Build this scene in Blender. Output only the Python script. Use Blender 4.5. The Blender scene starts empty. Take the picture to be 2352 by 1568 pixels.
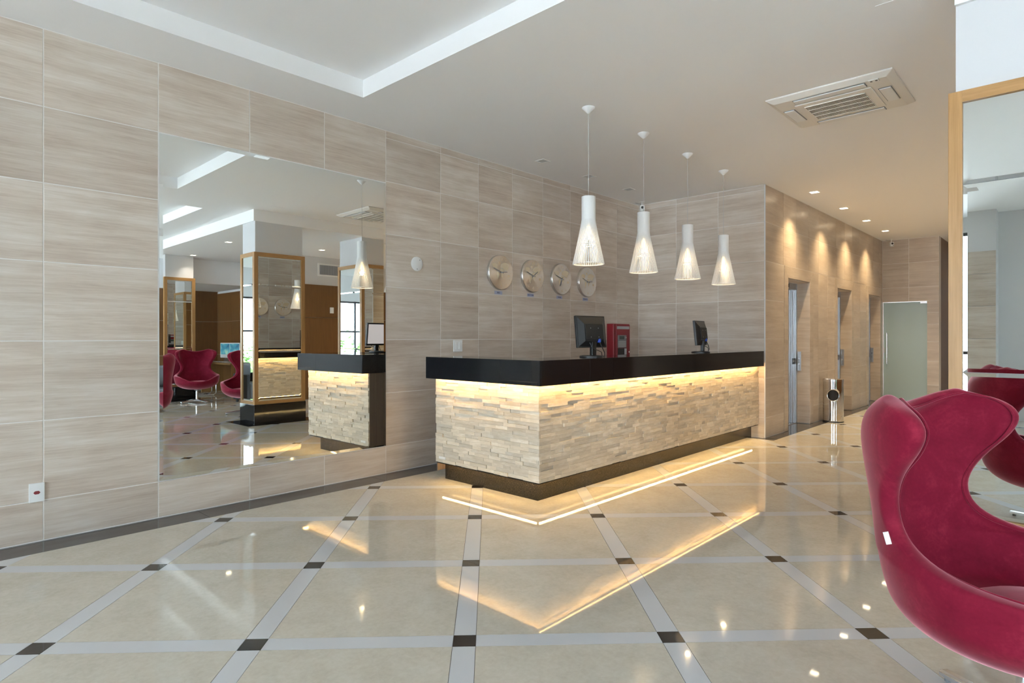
import bpy, bmesh, math, random
from mathutils import Vector, Matrix
random.seed(7)
PI = math.pi
S = bpy.context.scene
COL = S.collection

# ------------------------------------------------------------------ camera, world, exposure
F_PX, HOR, YAW, CAM_H = 1391.23, 774.18, math.radians(43.1686), 1.31
cam_d = bpy.data.cameras.new('camera')
cam = bpy.data.objects.new('camera', cam_d); COL.objects.link(cam)
cam.location = (0, 0, CAM_H)
cam.rotation_euler = (PI/2, 0, YAW - PI/2)
cam_d.sensor_width = 36.0
cam_d.lens = F_PX * 36.0 / 2352
cam_d.shift_y = -(784 - HOR) / 2352
cam_d.clip_start = 0.05
S.camera = cam

SKY = 7.0
w = bpy.data.worlds.new('World'); S.world = w; w.use_nodes = True
bgn = w.node_tree.nodes['Background']
bgn.inputs[0].default_value = (0.76, 0.88, 1.0, 1)
bgn.inputs[1].default_value = SKY

S.view_settings.view_transform = 'Standard'
S.view_settings.look = 'None'
S.view_settings.gamma = 1.0
S.view_settings.use_curve_mapping = False
S.view_settings.exposure = 1.12
S.cycles.use_denoising = True
S.cycles.max_bounces = 14
S.cycles.diffuse_bounces = 6
S.cycles.glossy_bounces = 8
S.cycles.sample_clamp_indirect = 6.0

sun_d = bpy.data.lights.new('sun', 'SUN'); sun_d.energy = 38.0; sun_d.angle = math.radians(1.0); sun_d.color = (1.0, 0.985, 0.97)
sun = bpy.data.objects.new('sun', sun_d); COL.objects.link(sun); sun.rotation_euler = (math.radians(-14), math.radians(24), 0)

FW = (math.cos(YAW), math.sin(YAW)); RT = (math.sin(YAW), -math.cos(YAW))
# room dimensions (metres)
WL = 4.87          # left wall plane (y)
XB = 7.99          # wall behind the counter (x)
YE = 2.985         # elevator wall (y)
XE = 14.4          # end wall (x)
ZC = 3.30          # main ceiling
XF = -4.2          # window front (x)
YR = -7.0          # far wall (y)

def portal(name, loc, rot, sx, sy):
    l = bpy.data.lights.new(name, 'AREA'); l.shape = 'RECTANGLE'; l.size = sx; l.size_y = sy
    l.cycles.is_portal = True
    o = bpy.data.objects.new(name, l); COL.objects.link(o); o.location = loc; o.rotation_euler = rot
    return o
portal('daylight_portal', (XF-0.06, 2.61, 1.53), (PI/2, 0, -PI/2), 2.36, 3.0)
portal('daylight_portal', (XF-0.06, -4.35, 1.53), (PI/2, 0, -PI/2), 4.9, 3.0)
portal('daylight_portal', (1.1, YR-0.06, 1.25), (PI/2, 0, 0), 2.2, 2.5)

# ------------------------------------------------------------------ materials
def nt(name):
    m = bpy.data.materials.new(name); m.use_nodes = True
    t = m.node_tree
    return m, t, t.nodes['Principled BSDF']
def plain(name, col, rough=0.5, metal=0.0, spec=0.5, sheen=0.0, coat=0.0, emit=None, es=0.0):
    m, t, b = nt(name)
    b.inputs['Base Color'].default_value = (*col, 1)
    b.inputs['Roughness'].default_value = rough
    b.inputs['Metallic'].default_value = metal
    b.inputs['Specular IOR Level'].default_value = spec
    b.inputs['Coat Weight'].default_value = coat
    if emit:
        b.inputs['Emission Color'].default_value = (*emit, 1)
        b.inputs['Emission Strength'].default_value = es
    return m
def N(t, typ, **kw):
    n = t.nodes.new(typ)
    for k, v in kw.items():
        if k.startswith('i_'):
            key = k[2:]
            n.inputs[int(key) if key.isdigit() else key.replace('_', ' ')].default_value = v
        else:
            setattr(n, k, v)
    return n
def L(t, a, b): t.links.new(a, b)
def ramp(t, fac, stops):
    r = t.nodes.new('ShaderNodeValToRGB')
    e = r.color_ramp.elements
    while len(e) < len(stops): e.new(0.5)
    for i, (p, c) in enumerate(stops):
        e[i].position = p; e[i].color = (*c, 1)
    L(t, fac, r.inputs[0])
    return r
def rand_w(t, mul=60.0, island=True):
    oi = N(t, 'ShaderNodeObjectInfo')
    src = oi.outputs['Random']
    if island:
        g = N(t, 'ShaderNodeNewGeometry')
        a = N(t, 'ShaderNodeMath', operation='ADD'); L(t, src, a.inputs[0]); L(t, g.outputs['Random Per Island'], a.inputs[1])
        f = N(t, 'ShaderNodeMath', operation='FRACT'); L(t, a.outputs[0], f.inputs[0]); src = f.outputs[0]
    m = N(t, 'ShaderNodeMath', operation='MULTIPLY'); m.inputs[1].default_value = mul
    L(t, src, m.inputs[0])
    return src, m.outputs[0]
def noise(t, vec, scale, detail=4, rough=0.55, w=None, dist=0.0):
    n = N(t, 'ShaderNodeTexNoise', noise_dimensions='4D' if w is not None else '3D')
    n.inputs['Scale'].default_value = scale; n.inputs['Detail'].default_value = detail
    n.inputs['Roughness'].default_value = rough; n.inputs['Distortion'].default_value = dist
    L(t, vec, n.inputs['Vector'])
    if w is not None: L(t, w, n.inputs['W'])
    return n.outputs['Fac']
def objvec(t, scale, world=False):
    tc = N(t, 'ShaderNodeTexCoord')
    mp = N(t, 'ShaderNodeMapping'); mp.inputs['Scale'].default_value = scale
    L(t, tc.outputs['Object'], mp.inputs['Vector'])
    return mp.outputs[0]
def mixv(t, a, b, f=0.5):
    m = N(t, 'ShaderNodeMath', operation='MULTIPLY'); m.inputs[1].default_value = f; L(t, b, m.inputs[0])
    n = N(t, 'ShaderNodeMath', operation='MULTIPLY'); n.inputs[1].default_value = 1-f; L(t, a, n.inputs[0])
    s = N(t, 'ShaderNodeMath', operation='ADD'); L(t, m.outputs[0], s.inputs[0]); L(t, n.outputs[0], s.inputs[1])
    return s.outputs[0]
def bump(t, b, fac, strength=0.2, dist=0.01):
    n = N(t, 'ShaderNodeBump'); n.inputs['Strength'].default_value = strength; n.inputs['Distance'].default_value = dist
    L(t, fac, n.inputs['Height']); L(t, n.outputs[0], b.inputs['Normal'])
def huevar(t, col_out, rnd, lo, hi):
    mr = N(t, 'ShaderNodeMapRange'); mr.inputs['To Min'].default_value = lo; mr.inputs['To Max'].default_value = hi
    L(t, rnd, mr.inputs['Value'])
    h = N(t, 'ShaderNodeHueSaturation'); L(t, mr.outputs[0], h.inputs['Value']); L(t, col_out, h.inputs['Color'])
    return h.outputs[0]

def make_travertine(name, dark, mid, light, rough=0.42, coarse=(0.55, 1, 9), fine=(2.8, 1, 64), var=(0.90, 1.07), bs=0.12):
    m, t, b = nt(name)
    rnd, wv = rand_w(t)
    n1 = noise(t, objvec(t, coarse), 1.6, 5, 0.6, wv, 0.5)
    n2 = noise(t, objvec(t, fine), 1.6, 6, 0.7, wv, 0.8)
    n3 = noise(t, objvec(t, (1.1, 1, 2.0)), 1.5, 3, 0.5, wv, 0.3)
    f = mixv(t, mixv(t, n1, n2, 0.48), n3, 0.32)
    r = ramp(t, f, [(0.36, dark), (0.50, mid), (0.64, light)])
    c = huevar(t, r.outputs[0], rnd, *var)
    L(t, c, b.inputs['Base Color'])
    b.inputs['Roughness'].default_value = rough
    bump(t, b, n2, bs, 0.004)
    return m
TRAV = make_travertine('travertine', (0.42, 0.33, 0.262), (0.57, 0.487, 0.41), (0.70, 0.64, 0.58))
TRAVE = make_travertine('travertine_lobby', (0.38, 0.30, 0.23), (0.51, 0.425, 0.34), (0.62, 0.54, 0.45), rough=0.28)
STONE = make_travertine('split_stone', (0.54, 0.45, 0.33), (0.66, 0.575, 0.45), (0.79, 0.73, 0.63), rough=0.7, coarse=(6, 6, 26), fine=(9, 9, 90), var=(0.80, 1.10), bs=0.12)
GROUT = plain('grout', (0.78, 0.75, 0.72), 0.9)
WHITE = plain('white_paint', (0.66, 0.66, 0.67), 0.85, spec=0.25)
CEIL = plain('ceiling_paint', (0.92, 0.915, 0.915), 0.9, spec=0.2)
WHITEP = plain('white_plastic', (0.82, 0.82, 0.81), 0.35)
IVORY = plain('ivory_plastic', (0.80, 0.77, 0.72), 0.4)
BLACKP = plain('black_plastic', (0.012, 0.012, 0.013), 0.35)
BLACKM = plain('black_matte', (0.010, 0.010, 0.010), 0.6)
CHROME = plain('chrome', (0.80, 0.80, 0.82), 0.12, 1.0)
ALU = plain('polished_aluminium', (0.78, 0.78, 0.80), 0.22, 1.0)
MIRROR = plain('mirror_silver', (0.86, 0.89, 0.875), 0.0, 1.0)
JOINT = plain('floor_joint', (0.10, 0.09, 0.08), 0.6)
RED = plain('red_enamel', (0.22, 0.008, 0.014), 0.35)
BLUE = plain('blue_plug', (0.02, 0.06, 0.35), 0.4)
GREYP = plain('grey_panel', (0.22, 0.23, 0.24), 0.4)
SILVERP = plain('silver_plastic', (0.45, 0.46, 0.48), 0.35)
LCD = plain('lcd_dark', (0.07, 0.09, 0.08), 0.15)
INK = plain('ink_navy', (0.02, 0.02, 0.10), 0.5)
TAG = plain('pale_blue_plate', (0.40, 0.42, 0.55), 0.4)
WARM = plain('lit_diffuser_warm', (1, 0.9, 0.7), 0.5, emit=(1.0, 0.82, 0.55), es=9.0)
COOLOFF = plain('unlit_lamp_glass', (0.75, 0.78, 0.80), 0.2)
LED = plain('led_warm', (1, 0.8, 0.5), 0.5, emit=(1.0, 0.66, 0.27), es=26.0)
LEDW = plain('led_diffuser_warm', (1, 0.8, 0.5), 0.5, emit=(1.0, 0.61, 0.22), es=22.0)
BULB = plain('bulb_warm', (1, 0.9, 0.7), 0.3, emit=(1.0, 0.74, 0.40), es=2.2)
SHADE = plain('white_slat', (0.86, 0.85, 0.84), 0.45)
CABLE = plain('cable_grey', (0.45, 0.45, 0.46), 0.5)

def make_granite():
    m, t, b = nt('black_granite')
    n = noise(t, objvec(t, (1, 1, 1)), 420, 2, 0.6)
    r = ramp(t, n, [(0.45, (0.006, 0.006, 0.007)), (0.62, (0.014, 0.014, 0.016)), (0.75, (0.10, 0.10, 0.11))])
    L(t, r.outputs[0], b.inputs['Base Color']); b.inputs['Roughness'].default_value = 0.06
    return m
GRANITE = make_granite()
def make_speckle():
    m, t, b = nt('speckled_plinth_granite')
    n = noise(t, objvec(t, (1, 1, 1)), 260, 2, 0.6)
    r = ramp(t, n, [(0.40, (0.010, 0.008, 0.006)), (0.60, (0.024, 0.019, 0.013)), (0.72, (0.11, 0.088, 0.06))])
    L(t, r.outputs[0], b.inputs['Base Color']); b.inputs['Roughness'].default_value = 0.25
    return m
PLINTH = make_speckle()
def make_floor_tile():
    m, t, b = nt('polished_cream_marble')
    rnd, wv = rand_w(t)
    n1 = noise(t, objvec(t, (1, 1, 1)), 5, 8, 0.65, wv, 0.6)
    n2 = noise(t, objvec(t, (1, 1, 1)), 42, 5, 0.6, wv, 0.4)
    f = mixv(t, n1, n2, 0.45)
    r = ramp(t, f, [(0.30, (0.50, 0.455, 0.37)), (0.52, (0.59, 0.55, 0.465)), (0.75, (0.67, 0.635, 0.565))])
    L(t, huevar(t, r.outputs[0], rnd, 0.96, 1.03), b.inputs['Base Color'])
    b.inputs['Roughness'].default_value = 0.035
    b.inputs['IOR'].default_value = 1.52
    return m
FTILE = make_floor_tile()
FSTRIP = plain('polished_pale_grey_strip', (0.60, 0.61, 0.63), 0.035); FSTRIP.node_tree.nodes['Principled BSDF'].inputs['IOR'].default_value = 1.52
FDARK = plain('polished_black_inset', (0.016, 0.012, 0.011), 0.04); FDARK.node_tree.nodes['Principled BSDF'].inputs['IOR'].default_value = 1.52
FBAND = plain('charcoal_border', (0.055, 0.052, 0.052), 0.10)

def make_wood(name, dark, light, sc=(26, 26, 1.2), rough=0.38):
    m, t, b = nt(name)
    rnd, wv = rand_w(t)
    n = noise(t, objvec(t, sc), 2.2, 6, 0.6, wv, 0.8)
    n2 = noise(t, objvec(t, (sc[0]*4, sc[1]*4, sc[2]*1.5)), 2.0, 3, 0.6, wv, 0.2)
    r = ramp(t, mixv(t, n, n2, 0.4), [(0.32, dark), (0.68, light)])
    L(t, huevar(t, r.outputs[0], rnd, 0.92, 1.06), b.inputs['Base Color'])
    b.inputs['Roughness'].default_value = rough
    return m
WFRAME = make_wood('honey_wood_upright', (0.30, 0.155, 0.05), (0.43, 0.245, 0.095))
WFRAMEH = make_wood('honey_wood_rail', (0.30, 0.155, 0.05), (0.43, 0.245, 0.095), sc=(1.2, 26, 26))
WDARK = make_wood('dark_panel_wood', (0.11, 0.048, 0.015), (0.20, 0.095, 0.032), sc=(30, 30, 0.9), rough=0.3)
WBROWN = make_wood('brown_laminate', (0.13, 0.09, 0.065), (0.24, 0.175, 0.13), sc=(60, 60, 0.8), rough=0.4)

def make_steel(name, vec, base=(0.55, 0.56, 0.58), rough=0.28):
    m, t, b = nt(name)
    n = noise(t, objvec(t, vec), 6, 3, 0.6)
    mr = N(t, 'ShaderNodeMapRange'); mr.inputs['To Min'].default_value = rough*0.75; mr.inputs['To Max'].default_value = rough*1.3
    L(t, n, mr.inputs['Value']); L(t, mr.outputs[0], b.inputs['Roughness'])
    b.inputs['Base Color'].default_value = (*base, 1); b.inputs['Metallic'].default_value = 1.0
    return m
STEEL = make_steel('brushed_steel', (60, 60, 0.8))
def make_dial():
    m, t, b = nt('spun_steel_dial')
    b.inputs['Base Color'].default_value = (0.80, 0.78, 0.76, 1); b.inputs['Metallic'].default_value = 1.0
    b.inputs['Roughness'].default_value = 0.30; b.inputs['Anisotropic'].default_value = 0.9; b.inputs['Anisotropic Rotation'].default_value = 0.25
    tg = N(t, 'ShaderNodeTangent', direction_type='RADIAL', axis='Y')
    L(t, tg.outputs[0], b.inputs['Tangent'])
    return m
DIAL = make_dial()
MAPC = plain('dial_print_cream', (0.72, 0.62, 0.46), 0.5)
def make_velvet():
    m, t, b = nt('crimson_velvet')
    tc = objvec(t, (1, 1, 1))
    n1 = noise(t, tc, 6, 5, 0.6, None, 1.2)
    n2 = noise(t, tc, 90, 3, 0.6)
    r = ramp(t, mixv(t, n1, n2, 0.25), [(0.30, (0.150, 0.002, 0.017)), (0.52, (0.195, 0.005, 0.024)), (0.74, (0.285, 0.018, 0.046))])
    L(t, r.outputs[0], b.inputs['Base Color'])
    b.inputs['Roughness'].default_value = 0.8; b.inputs['Specular IOR Level'].default_value = 0.2
    b.inputs['Sheen Weight'].default_value = 1.0; b.inputs['Sheen Roughness'].default_value = 0.32
    b.inputs['Sheen Tint'].default_value = (1.0, 0.50, 0.56, 1)
    bump(t, b, n2, 0.08, 0.002)
    return m
VELVET = make_velvet()
GREYF = plain('grey_fabric', (0.20, 0.21, 0.23), 0.9)
CHARF = plain('charcoal_fabric', (0.05, 0.05, 0.055), 0.9)
def make_frost():
    m, t, b = nt('green_frosted_glass')
    b.inputs['Base Color'].default_value = (0.42, 0.54, 0.56, 1)
    b.inputs['Roughness'].default_value = 0.12
    b.inputs['IOR'].default_value = 1.5
    return m
FROST = make_frost()
def make_pane():
    m, t, b = nt('window_glass')
    t.nodes.remove(b)
    o = t.nodes['Material Output']
    tr = N(t, 'ShaderNodeBsdfTransparent'); tr.inputs[0].default_value = (0.96, 0.98, 0.98, 1)
    gl = N(t, 'ShaderNodeBsdfGlossy'); gl.inputs['Roughness'].default_value = 0.0
    fr = N(t, 'ShaderNodeFresnel'); fr.inputs[0].default_value = 1.45
    mx = N(t, 'ShaderNodeMixShader'); L(t, fr.outputs[0], mx.inputs[0]); L(t, tr.outputs[0], mx.inputs[1]); L(t, gl.outputs[0], mx.inputs[2])
    L(t, mx.outputs[0], o.inputs[0])
    return m
PANE = make_pane()
SCREEN_D = plain('screen_pattern', (0.5, 0.47, 0.46), 0.2, emit=(0.6, 0.55, 0.55), es=0.35)
def make_screen():
    m, t, b = nt('desktop_wallpaper')
    g = N(t, 'ShaderNodeTexNoise'); g.inputs['Scale'].default_value = 5
    tc = N(t, 'ShaderNodeTexCoord'); L(t, tc.outputs['Object'], g.inputs['Vector'])
    r = ramp(t, g.outputs['Fac'], [(0.3, (0.02, 0.06, 0.15)), (0.5, (0.05, 0.22, 0.30)), (0.7, (0.25, 0.45, 0.35))])
    L(t, r.outputs[0], b.inputs['Emission Color']); b.inputs['Emission Strength'].default_value = 0.6
    b.inputs['Base Color'].default_value = (0.02, 0.02, 0.02, 1); b.inputs['Roughness'].default_value = 0.2
    return m
SCREEN = make_screen()
LEAF = plain('hedge_leaf', (0.10, 0.20, 0.05), 0.6)
PAVE = plain('outdoor_paving', (0.60, 0.615, 0.63), 0.9)
STEELF = plain('window_frame_dark', (0.05, 0.05, 0.055), 0.4)

# ------------------------------------------------------------------ geometry helpers
class MB:
    def __init__(s): s.v = []; s.f = []
    def add(s, vs, fs):
        n = len(s.v); s.v += [tuple(p) for p in vs]; s.f += [tuple(i+n for i in f) for f in fs]; return s
    def box(s, lo, hi):
        (a, b, c), (d, e, f) = lo, hi
        return s.add([(a,b,c),(d,b,c),(d,e,c),(a,e,c),(a,b,f),(d,b,f),(d,e,f),(a,e,f)],
                     [(3,2,1,0),(4,5,6,7),(0,1,5,4),(1,2,6,5),(2,3,7,6),(3,0,4,7)])
    def prism(s, poly, z0, z1, axis='z'):
        n = len(poly)
        def P(u, v, k): return (u, v, k) if axis == 'z' else ((u, k, v) if axis == 'y' else (k, u, v))
        vs = [P(u, v, z0) for u, v in poly] + [P(u, v, z1) for u, v in poly]
        fs = [tuple(range(n))[::-1], tuple(range(n, 2*n))] + [(i, (i+1) % n, n+(i+1) % n, n+i) for i in range(n)]
        return s.add(vs, fs)
    def tube(s, pts, r, seg=10, caps=True):
        pts = [Vector(p) for p in pts]; rings = []
        rs = r if isinstance(r, (list, tuple)) else [r]*len(pts)
        up = None
        for i, p in enumerate(pts):
            d = (pts[min(i+1, len(pts)-1)] - pts[max(i-1, 0)]).normalized()
            if up is None:
                up = Vector((0,0,1)) if abs(d.z) < 0.9 else Vector((1,0,0))
            a = d.cross(up).normalized(); b2 = a.cross(d).normalized(); up = b2
            rings.append([p + (a*math.cos(2*PI*k/seg) + b2*math.sin(2*PI*k/seg))*rs[i] for k in range(seg)])
        vs = [q for rg in rings for q in rg]; fs = []
        for i in range(len(pts)-1):
            for k in range(seg):
                fs.append((i*seg+k, i*seg+(k+1) % seg, (i+1)*seg+(k+1) % seg, (i+1)*seg+k))
        if caps:
            fs.append(tuple(range(seg))[::-1]); fs.append(tuple(range((len(pts)-1)*seg, len(pts)*seg)))
        return s.add(vs, fs)
    def lathe(s, prof, seg=32, c=(0, 0, 0), closed=False):
        vs = []; fs = []
        for r, z in prof:
            for k in range(seg):
                a = 2*PI*k/seg; vs.append((c[0]+r*math.cos(a), c[1]+r*math.sin(a), c[2]+z))
        n = len(prof)
        for i in range(n-1 if not closed else n):
            j = (i+1) % n
            for k in range(seg):
                fs.append((i*seg+k, i*seg+(k+1) % seg, j*seg+(k+1) % seg, j*seg+k))
        if not closed:
            fs.append(tuple(range(seg))[::-1]); fs.append(tuple(range((n-1)*seg, n*seg)))
        return s.add(vs, fs)
    def mesh(s, name, mat, bevel=0.0, smooth=False, seg=2):
        me = bpy.data.meshes.new(name); me.from_pydata(s.v, [], s.f)
        bm = bmesh.new(); bm.from_mesh(me)
        bmesh.ops.recalc_face_normals(bm, faces=bm.faces)
        if bevel > 0:
            ed = [e for e in bm.edges if len(e.link_faces) == 2 and e.calc_face_angle(0) > 0.6]
            bmesh.ops.bevel(bm, geom=ed, offset=bevel, segments=seg, affect='EDGES', profile=0.5)
        bm.to_mesh(me); bm.free()
        if mat: me.materials.append(mat)
        if smooth:
            me.polygons.foreach_set('use_smooth', [True]*len(me.polygons))
            try: me.set_sharp_from_angle(angle=math.radians(40))
            except Exception: pass
        return me
    def build(s, name, mat, parent=None, bevel=0.0, smooth=False, loc=None, rot=None, seg=2):
        return link(name, s.mesh(name, mat, bevel, smooth, seg), parent, loc, rot)
def link(name, me, parent=None, loc=None, rot=None):
    o = bpy.data.objects.new(name, me); COL.objects.link(o)
    if parent: o.parent = parent
    if loc: o.location = loc
    if rot: o.rotation_euler = rot
    return o
def thing(name, label, cat, loc=(0,0,0), rz=0, group=None):
    o = bpy.data.objects.new(name, None); COL.objects.link(o); o.empty_display_size = 0.1
    o.location = loc; o.rotation_euler = (0, 0, rz)
    return tag(o, label, cat, group)
def tag(o, label, cat, group=None):
    o['label'] = label; o['category'] = cat
    if group: o['group'] = group
    return o
def struct(o, label=None):
    o['kind'] = 'structure'
    if label: o['label'] = label
    return o
def Bx(name, lo, hi, mat, parent=None, bevel=0.0):
    c = [(a+b)/2 for a, b in zip(lo, hi)]
    return MB().box([a-k for a, k in zip(lo, c)], [b-k for b, k in zip(hi, c)]).build(name, mat, parent, bevel, loc=c)
_cache = {}
def cbox(name, size, mat, bevel=0.0):
    k = (name, mat.name, bevel) + tuple(round(x, 4) for x in size)
    if k not in _cache:
        _cache[k] = MB().box([-x/2 for x in size], [x/2 for x in size]).mesh(name, mat, bevel, seg=1)
    return _cache[k]
def copy_tree(o, parent=None):
    c = o.copy(); COL.objects.link(c); c.parent = parent
    for ch in list(o.children): copy_tree(ch, c)
    return c
def text_mesh(s, size, mat, depth=0.0006):
    cu = bpy.data.curves.new('lettering', 'FONT'); cu.body = s; cu.size = size; cu.extrude = depth
    cu.align_x = 'CENTER'; cu.align_y = 'CENTER'; cu.resolution_u = 3
    o = bpy.data.objects.new('lettering', cu); COL.objects.link(o)
    bpy.context.view_layer.update()
    me = bpy.data.meshes.new_from_object(o.evaluated_get(bpy.context.evaluated_depsgraph_get()))
    bpy.data.objects.remove(o); bpy.data.curves.remove(cu)
    me.materials.clear(); me.materials.append(mat)
    return me
def proj_area(p, n, a):
    zz = p[0]*FW[0] + p[1]*FW[1]
    if zz < 0.3: return 0
    d = Vector((-p[0], -p[1], CAM_H-p[2])); c = abs(d.normalized().dot(Vector(n)))
    return a*c/(zz*zz)
GAP = 0.006
def tile_wall(parent, axis, plane, facing, cols, rows, mat, thick=0.018, gap=GAP, skip=None, proud=0.0):
    """stone tiles on a wall plane; cols and rows are joint positions; facing +1/-1 along the plane's normal axis"""
    for i in range(len(cols)-1):
        for j in range(len(rows)-1):
            a, b = sorted((cols[i], cols[i+1])); c, d = rows[j], rows[j+1]
            if b-a < 0.02 or d-c < 0.012: continue
            if skip and skip((a+b)/2, (c+d)/2): continue
            me = cbox('tile', (b-a-gap, thick, d-c-gap), mat, 0.0015)
            k = plane + facing*(proud - thick/2)
            if axis == 'y': link('tile', me, parent, ((a+b)/2, k, (c+d)/2))
            else: link('tile', me, parent, (k, (a+b)/2, (c+d)/2), (0, 0, PI/2))

# ------------------------------------------------------------------ floor
def clip(poly, rect):
    x0, y0, x1, y1 = rect
    for ax, val, sg in ((0, x0, 1), (0, x1, -1), (1, y0, 1), (1, y1, -1)):
        out = []
        for i in range(len(poly)):
            p, q = poly[i], poly[(i+1) % len(poly)]
            dp, dq = sg*(p[ax]-val), sg*(q[ax]-val)
            if dp >= 0: out.append(p)
            if dp*dq < 0:
                k = dp/(dp-dq); out.append((p[0]+(q[0]-p[0])*k, p[1]+(q[1]-p[1])*k))
        poly = out
        if len(poly) < 3: return []
    ar = abs(sum(poly[i][0]*poly[(i+1) % len(poly)][1]-poly[(i+1) % len(poly)][0]*poly[i][1] for i in range(len(poly))))/2
    return poly if ar > 0.0008 else []
BANDL, BANDE, BANDB = 4.612, 2.832, 7.865
RECTS = [(XF, YR, 6.4, BANDL), (6.4, -2.5, BANDB, BANDL), (BANDB, -2.5, XE, BANDE), (XE, -2.5, 17.0, 2.0)]
floor = struct(MB().box((XF-0.2, YR-0.2, -0.15), (17.2, WL+0.2, -0.004)).build('floor', JOINT), 'polished cream floor with diagonal grey strips and black squares')
GA = math.radians(45.25); PIT = 0.9003; SW = 0.098; G0 = (1.7676, 1.9394)
du = (math.cos(GA), math.sin(GA)); dv = (math.sin(GA), -math.cos(GA))
def gpt(u, v): return (G0[0]+u*du[0]+v*dv[0], G0[1]+u*du[1]+v*dv[1])
J = 0.0012
pieces = {'floor_tile': [], 'floor_strip': [], 'black_inset': []}
for i in range(-14, 18):
    for j in range(-14, 18):
        u, v = i*PIT, j*PIT; hs = SW/2
        for kind, (a, b, c, d) in (('black_inset', (u-hs, v-hs, u+hs, v+hs)), ('floor_strip', (u+hs, v-hs, u+PIT-hs, v+hs)),
                                   ('floor_strip', (u-hs, v+hs, u+hs, v+PIT-hs)), ('floor_tile', (u+hs, v+hs, u+PIT-hs, v+PIT-hs))):
            poly = [gpt(a+J, b+J), gpt(a+J, d-J), gpt(c-J, d-J), gpt(c-J, b+J)]
            polys = [q for q in (clip(poly, R) for R in RECTS) if q]
            if not polys: continue
            cx, cy = gpt((a+c)/2, (b+d)/2)
            zz = cx*FW[0]+cy*FW[1]
            # what the photograph shows: straight view first, then what the big mirror shows
            zm = cx*FW[0]+(2*WL-cy)*FW[1]
            near = zz if (zz > 0.8 and abs(cx*RT[0]+cy*RT[1]) < zz*0.95) else zm
            pieces[kind].append((near, (cx, cy), polys))
FM = {'floor_tile': FTILE, 'floor_strip': FSTRIP, 'black_inset': FDARK}
for kind, lst in pieces.items():
    lst.sort(key=lambda q: q[0])
    for n_, (near, (cx, cy), polys) in enumerate(lst[:300]):
        mb = MB()
        for p in polys: mb.prism([(x-cx, y-cy) for x, y in p], -0.012, 0.0)
        mb.build(kind, FM[kind], floor, loc=(cx, cy, 0))
    if len(lst) > 300:
        mb = MB()
        for near, c, polys in lst[300:]:
            for p in polys: mb.prism(p, -0.012, 0.0)
        mb.build(kind, FM[kind], floor)['kind'] = 'stuff'
x = XF
for xn in (-2.9, -1.35, 0.18, 1.71, 3.24, 4.77, 6.30, XB):
    Bx('border_slab', (x+J, BANDL+J, -0.012), (xn-J, WL+0.02, 0), FBAND, floor); x = xn
Bx('border_slab', (BANDB+J, BANDE+J, -0.012), (XB+0.02, BANDL-J, 0), FBAND, floor)
x = XB
for xn in (9.3, 10.5, 11.7, 12.9, XE+0.02):
    Bx('border_slab', (x+J, BANDE+J, -0.012), (xn-J, YE+0.30, 0), FBAND, floor); x = xn

# ------------------------------------------------------------------ ceiling (one height field: coffers up, lobby and alcove down)
def ceil_h(x, y):
    if x < 2.824 and x > -2.2 and 1.0 < y < 4.345: return ZC+0.145
    if x < 3.50 and x > -2.2 and -3.4 < y < 0.0: return ZC+0.145
    if y < -4.76 and x > 3.5: return 2.58
    if x > 4.06 and y < 0.50: return 3.12
    return ZC
cxs = sorted({XF-0.2, -2.2, 2.824, 3.50, 4.06, 17.2}); cys = sorted({YR-0.2, -4.76, -3.4, 0.0, 0.5, 1.0, 4.345, WL+0.15})
mb = MB(); H = {}
for i in range(len(cxs)-1):
    for j in range(len(cys)-1):
        z = ceil_h((cxs[i]+cxs[i+1])/2, (cys[j]+cys[j+1])/2); H[i, j] = z
        mb.box((cxs[i], cys[j], z), (cxs[i+1], cys[j+1], 3.75))
ceiling = struct(mb.build('ceiling', CEIL), 'white plaster ceiling with shallow recessed coffers')
Bx('access_hatch', (4.15, 0.70, ZC-0.002), (4.37, 0.90, ZC+0.01), CEIL, ceiling)

# ------------------------------------------------------------------ left wall
ROWS = [0.004, 0.262, 0.774, 1.286, 1.797, 2.305, 2.812, ZC-0.003]
ROWS2 = ROWS[:-1] + [3.228, ZC-0.003]
MX0, MX1, MZ0, MZ1 = 1.449, 3.415, 0.266, 2.792
wall_left = struct(MB().box((XF-0.2, WL+0.0025, 0), (XB+0.2, WL+0.22, ZC+0.3)).build('wall_left', GROUT), 'travertine clad wall behind mirror and clocks')
def in_mirror(a, z): return MX0 < a < MX1 and MZ0 < z < MZ1
tile_wall(wall_left, 'y', WL, -1, [XF, -3.2, -2.54, -1.87, -1.21, -0.545, 0.118, 0.78, 1.447, 2.109, 2.77, 3.42], ROWS[:2]+ROWS[2:-2]+[MZ1+0.004, ZC-0.003], TRAV, skip=in_mirror, gap=0.0065)
tile_wall(wall_left, 'y', WL, -1, [3.42, 4.103, 4.649, 5.20, 5.755, 6.31, 6.878, 7.406, XB], ROWS2, TRAV)

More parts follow.
